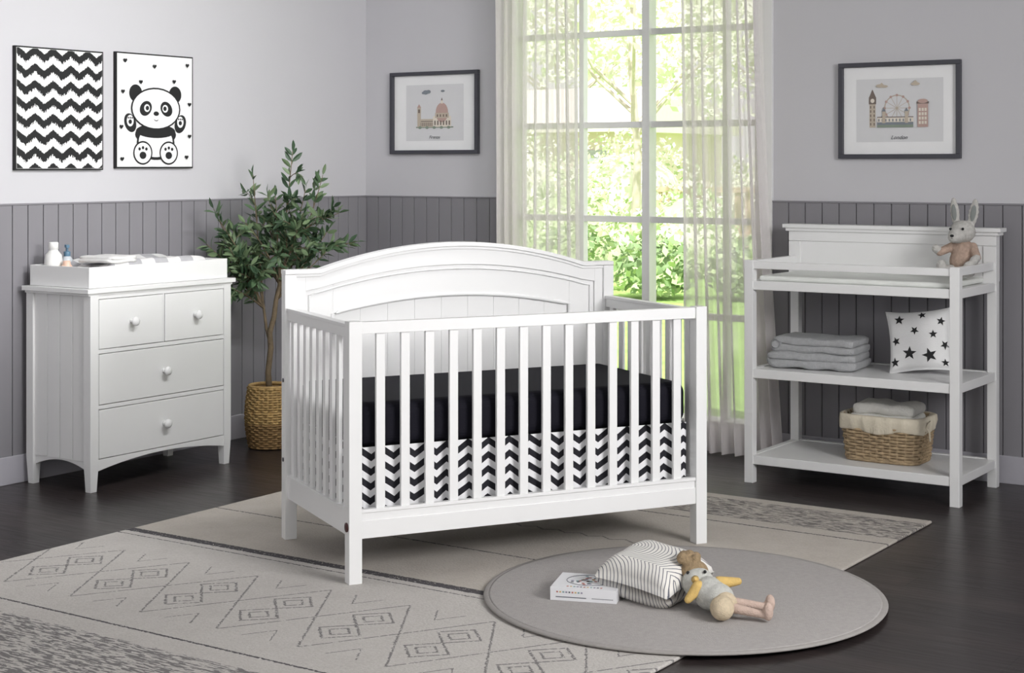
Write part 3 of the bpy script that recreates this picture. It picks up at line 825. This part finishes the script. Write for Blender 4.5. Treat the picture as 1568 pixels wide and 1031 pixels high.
def framed(name, w, h, iw, ih, loc, kind):
    root = empty(name, loc)
    b = B('frame'); f = .021
    b.bx(-w/2, w/2, -.028, -.001, h/2-f, h/2, M_frame); b.bx(-w/2, w/2, -.028, -.001, -h/2, -h/2+f, M_frame)
    b.bx(-w/2, -w/2+f, -.028, -.001, -h/2+f, h/2-f, M_frame); b.bx(w/2-f, w/2, -.028, -.001, -h/2+f, h/2-f, M_frame)
    b.bx(-w/2+f, w/2-f, -.008, -.001, -h/2+f, h/2-f, M_paper); b.finish(parent=root, bevel=.0015)
    b = B('print')
    b.pg([(-iw/2, ih/2), (-iw/2, -ih/2), (iw/2, -ih/2), (iw/2, ih/2)], M_print, -.0085)
    tan = mat('print_tan', (190, 178, 162), .8); ro = mat('print_rose', (186, 158, 150), .8); gn = mat('print_green', (136, 148, 134), .8); bl = mat('print_grey', (128, 134, 142), .8); cr = mat('print_cream', (222, 214, 202), .8); dk = mat('print_brown', (118, 106, 100), .8)
    y = [-.0087]
    def R(x0, x1, z0, z1, m): y[0] -= .0001; b.pg([(x0, z1), (x0, z0), (x1, z0), (x1, z1)], m, y[0])
    def T(x0, x1, z0, z1, m): y[0] -= .0001; b.pg([(x0, z0), (x1, z0), ((x0+x1)/2, z1)], m, y[0])
    def d(c, r, m, r2=None): y[0] -= .0001; b.disc(c, r, m, 24, r2, 0, y[0])
    if kind == 'florence':
        R(-.13, .13, -.085, -.078, gn)
        R(-.12, .02, -.08, -.035, tan); R(-.115, .015, -.05, -.046, dk)
        for i in range(9): R(-.112+i*.014, -.106+i*.014, -.075, -.055, dk)
        R(-.12, -.095, -.08, .03, tan); T(-.122, -.093, .03, .05, ro); R(-.114, -.101, .0, .02, dk)
        R(-.01, .115, -.08, -.02, cr); R(.01, .095, -.03, .0, tan); d((.052, .0), .043, ro, .055); R(.005, .1, -.03, -.002, tan); R(.045, .059, .05, .068, cr); T(.046, .058, .068, .085, dk)
        for i in range(6): R(.0+i*.02, .009+i*.02, -.07, -.045, dk)
        for i in range(4): R(.018+i*.021, .026+i*.021, -.024, -.010, dk)
        for i in range(5): d((-.1+.05*i, -.083), .012, gn, .008)
        d((-.06, .115), .02, bl, .012); d((-.04, .118), .016, bl, .010); d((-.075, .112), .012, bl, .007); d((.06, .12), .014, bl, .006)
    else:
        R(-.145, -.115, -.08, .05, tan); R(-.148, -.112, .03, .062, dk); d((-.13, .046), .010, cr); T(-.147, -.113, .062, .1, dk)
        for i in range(5): R(-.141, -.136, -.07+i*.02, -.058+i*.02, dk); R(-.124, -.119, -.07+i*.02, -.058+i*.02, dk)
        d((-.01, .01), .062, tan); d((-.01, .01), .057, M_print)
        for k in range(12):
            a = 2*pi*k/12; c, s = math.cos(a), math.sin(a)
            y[0] -= .0001; b.pg([(-.01-.001*s, .01+.001*c), (-.01+.001*s, .01-.001*c), (-.01+.058*c+.001*s, .01+.058*s-.001*c), (-.01+.058*c-.001*s, .01+.058*s+.001*c)], tan, y[0])
            d((-.01+.06*c, .01+.06*s), .006, ro)
        R(-.105, .07, -.055, -.03, cr); R(-.105, .07, -.034, -.030, dk)
        for i in range(10): R(-.1+i*.017, -.094+i*.017, -.052, -.04, bl)
        R(-.105, .07, -.08, -.068, gn); R(-.105, .07, -.068, -.056, bl)
        R(-.08, -.065, -.06, -.005, tan); R(.03, .045, -.06, -.005, tan); T(-.082, -.063, -.005, .012, bl); T(.028, .047, -.005, .012, bl)
        R(.09, .14, -.08, .03, ro); R(.086, .144, .028, .038, dk); d((.115, .04), .024, ro, .010)
        for i in range(3):
            for j in range(4): R(.096+i*.014, .106+i*.014, -.066+j*.02, -.052+j*.02, cr)
        d((-.09, .115), .02, tan, .008); d((-.07, .112), .018, tan, .006); T(-.1, -.065, .112, .13, tan); d((.08, .12), .022, tan, .007); T(.06, .1, .12, .137, tan)
    b.finish(parent=root, recalc=False)
    text_mesh('Firenze' if kind == 'florence' else 'London', .026, M_frame, (0, -.0115, -ih/2+.012), root)
framed('framed_picture', .612, .462, .40, .315, (.502, -.0005, 1.722), 'florence')
framed('framed_picture.001', .588, .452, .42, .295, (3.20, -.0005, 1.683), 'london')

# ------------------------------------------------------------ garden outside
M_lawn = mat('lawn', (156, 190, 106), .95, .2, 3, .5, 60, .1)
b = B('garden_lawn'); b.bx(-45, 30, .3, 60, -.3, -.12, M_lawn); lawn = b.finish()
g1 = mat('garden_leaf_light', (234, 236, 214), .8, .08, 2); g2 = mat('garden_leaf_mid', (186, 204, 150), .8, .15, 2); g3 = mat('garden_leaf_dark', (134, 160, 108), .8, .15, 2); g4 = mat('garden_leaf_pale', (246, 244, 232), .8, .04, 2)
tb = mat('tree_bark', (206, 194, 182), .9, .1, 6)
def cloud(b, c, rad, n, size, mats, zmin=-.11):
    for i in range(n):
        v = Vector((random.gauss(0, 1), random.gauss(0, 1), random.gauss(0, 1))).normalized()*random.uniform(.3, 1)**.6
        p = Vector(c)+Vector((v.x*rad[0], v.y*rad[1], v.z*rad[2]))
        a = Vector((random.uniform(-1, 1), random.uniform(-1, 1), random.uniform(-1, 1))).normalized(); q = a.orthogonal().normalized(); s = size*random.uniform(.6, 1.3)
        if p.z-s < zmin: continue
        b.face([p-a*s, p+q*s*.5, p+a*s, p-q*s*.5], random.choice(mats))
def tree(name, x, y, h, r, n, mats, size=.13, tr=.09):
    b = B(name)
    b.tube([(x, y, -.10), (x+.02, y, .1), (x+.1, y, h*.3), (x-.05, y, h*.6), (x, y, h*.85)], [tr, tr, tr*.8, tr*.6, tr*.3], tb, 8)
    for k in range(6):
        a = k*1.05; e = (x+r*.6*math.cos(a), y+r*.6*math.sin(a), h*.62+h*.05*k); b.tube([(x, y, h*.35+.15*k), ((x+e[0])/2, (y+e[1])/2, h*.5+.1*k), e], [.04, .03, .015], tb, 6)
        cloud(b, e, (r*.55, r*.55, r*.5), n//6, size, mats)
    b.finish(recalc=False)
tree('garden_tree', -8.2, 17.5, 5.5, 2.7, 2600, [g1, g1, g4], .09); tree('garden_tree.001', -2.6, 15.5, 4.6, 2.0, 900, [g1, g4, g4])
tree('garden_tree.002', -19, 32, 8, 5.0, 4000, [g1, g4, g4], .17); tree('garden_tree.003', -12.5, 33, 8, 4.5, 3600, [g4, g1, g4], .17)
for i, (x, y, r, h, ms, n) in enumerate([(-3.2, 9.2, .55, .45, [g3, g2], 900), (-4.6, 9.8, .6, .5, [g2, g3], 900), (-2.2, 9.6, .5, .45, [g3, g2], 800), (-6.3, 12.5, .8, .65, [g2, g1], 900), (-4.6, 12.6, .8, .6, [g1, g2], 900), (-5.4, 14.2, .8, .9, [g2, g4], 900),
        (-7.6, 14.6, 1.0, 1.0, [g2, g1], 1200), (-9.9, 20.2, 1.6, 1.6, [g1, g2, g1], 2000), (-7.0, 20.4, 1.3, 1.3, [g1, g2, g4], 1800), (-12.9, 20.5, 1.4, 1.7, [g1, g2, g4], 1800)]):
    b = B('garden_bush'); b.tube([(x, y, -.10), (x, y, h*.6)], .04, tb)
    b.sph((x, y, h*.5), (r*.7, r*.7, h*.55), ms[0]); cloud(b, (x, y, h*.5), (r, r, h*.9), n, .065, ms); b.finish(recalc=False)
wf = mat('fence_wood', (214, 188, 166), .8, .08, 5)
b = B('garden_fence')
for i in range(12): b.bx(-8.5+i*.2, -8.4+i*.2, 18.9, 18.95, -.12, 1.0, wf)
b.bx(-8.6, -6.0, 18.86, 19.0, .95, 1.05, wf); b.bx(-8.6, -6.0, 18.86, 19.0, .15, .22, wf); b.finish(parent=lawn)
b = B('neighbour_house'); hb = mat('house_siding', (232, 214, 208), .8, .04, 1); hr = mat('house_roof', (222, 212, 206), .8)
b.bx(-19, -12.2, 24, 29, -.12, 2.3, hb)
b.strip([23.6, 26.5, 29.4], lambda y: 2.2+.0*y, lambda y: 2.35+1.0*(1-abs(y-26.5)/2.9), -19.4, -11.8, hr, alongy=True)
hg = mat('house_window', (180, 180, 188), .4)
for x in (-17.5, -15, -12.9): b.bx(x-.35, x+.35, 23.95, 24.0, .9, 1.8, hg)
b.finish(parent=lawn)

# ------------------------------------------------------------ lights
w = bpy.data.worlds.new('World'); sc.world = w; w.use_nodes = True
bg = w.node_tree.nodes['Background']; bg.inputs[0].default_value = (1, .99, .98, 1); bg.inputs[1].default_value = 1.3
def sun(name, d, e, ang):
    l = bpy.data.lights.new(name, 'SUN'); l.energy = e; l.angle = ang; o = bpy.data.objects.new(name, l); sc.collection.objects.link(o)
    o.rotation_euler = Vector(d).to_track_quat('-Z', 'Y').to_euler(); o.location = (0, 0, 20)
sun('sun', (-.35, .6, -1), 6, .02)
def area(name, loc, tgt, sx, sy, e, col=(1, 1, 1), spread=180):
    l = bpy.data.lights.new(name, 'AREA'); l.shape = 'RECTANGLE'; l.size = sx; l.size_y = sy; l.energy = e; l.color = col; l.spread = math.radians(spread)
    o = bpy.data.objects.new(name, l); sc.collection.objects.link(o); o.location = loc
    o.rotation_euler = (Vector(tgt)-Vector(loc)).to_track_quat('-Z', 'Y').to_euler()
area('softbox_key', (6.9, -3.4, 2.2), (0, -2.3, 1.0), 1.6, 1.3, 77, (1, .99, .985), 110)
area('added_wall_fill', (2.6, -2.6, 2.74), (0, -2.2, 1.3), 1.9, .3, 34, (1, 1, 1), 110)  # added unseen area light that lifts the left wall; no such fixture in the room
area('added_room_fill', (4.6, -7.6, 2.55), (2.4, -2, .4), 2.4, 1.2, 20, (1, .99, .98))  # unseen fill added behind the camera side to raise overall brightness

# ------------------------------------------------------------ camera
cam = bpy.data.cameras.new('camera'); co = bpy.data.objects.new('camera', cam); sc.collection.objects.link(co)
co.location = (5.872, -7.195, 1.42); co.rotation_euler = (pi/2, 0, math.radians(34))
cam.sensor_width = 36; cam.lens = 56.25; cam.shift_y = -.166; cam.clip_end = 300
sc.camera = co
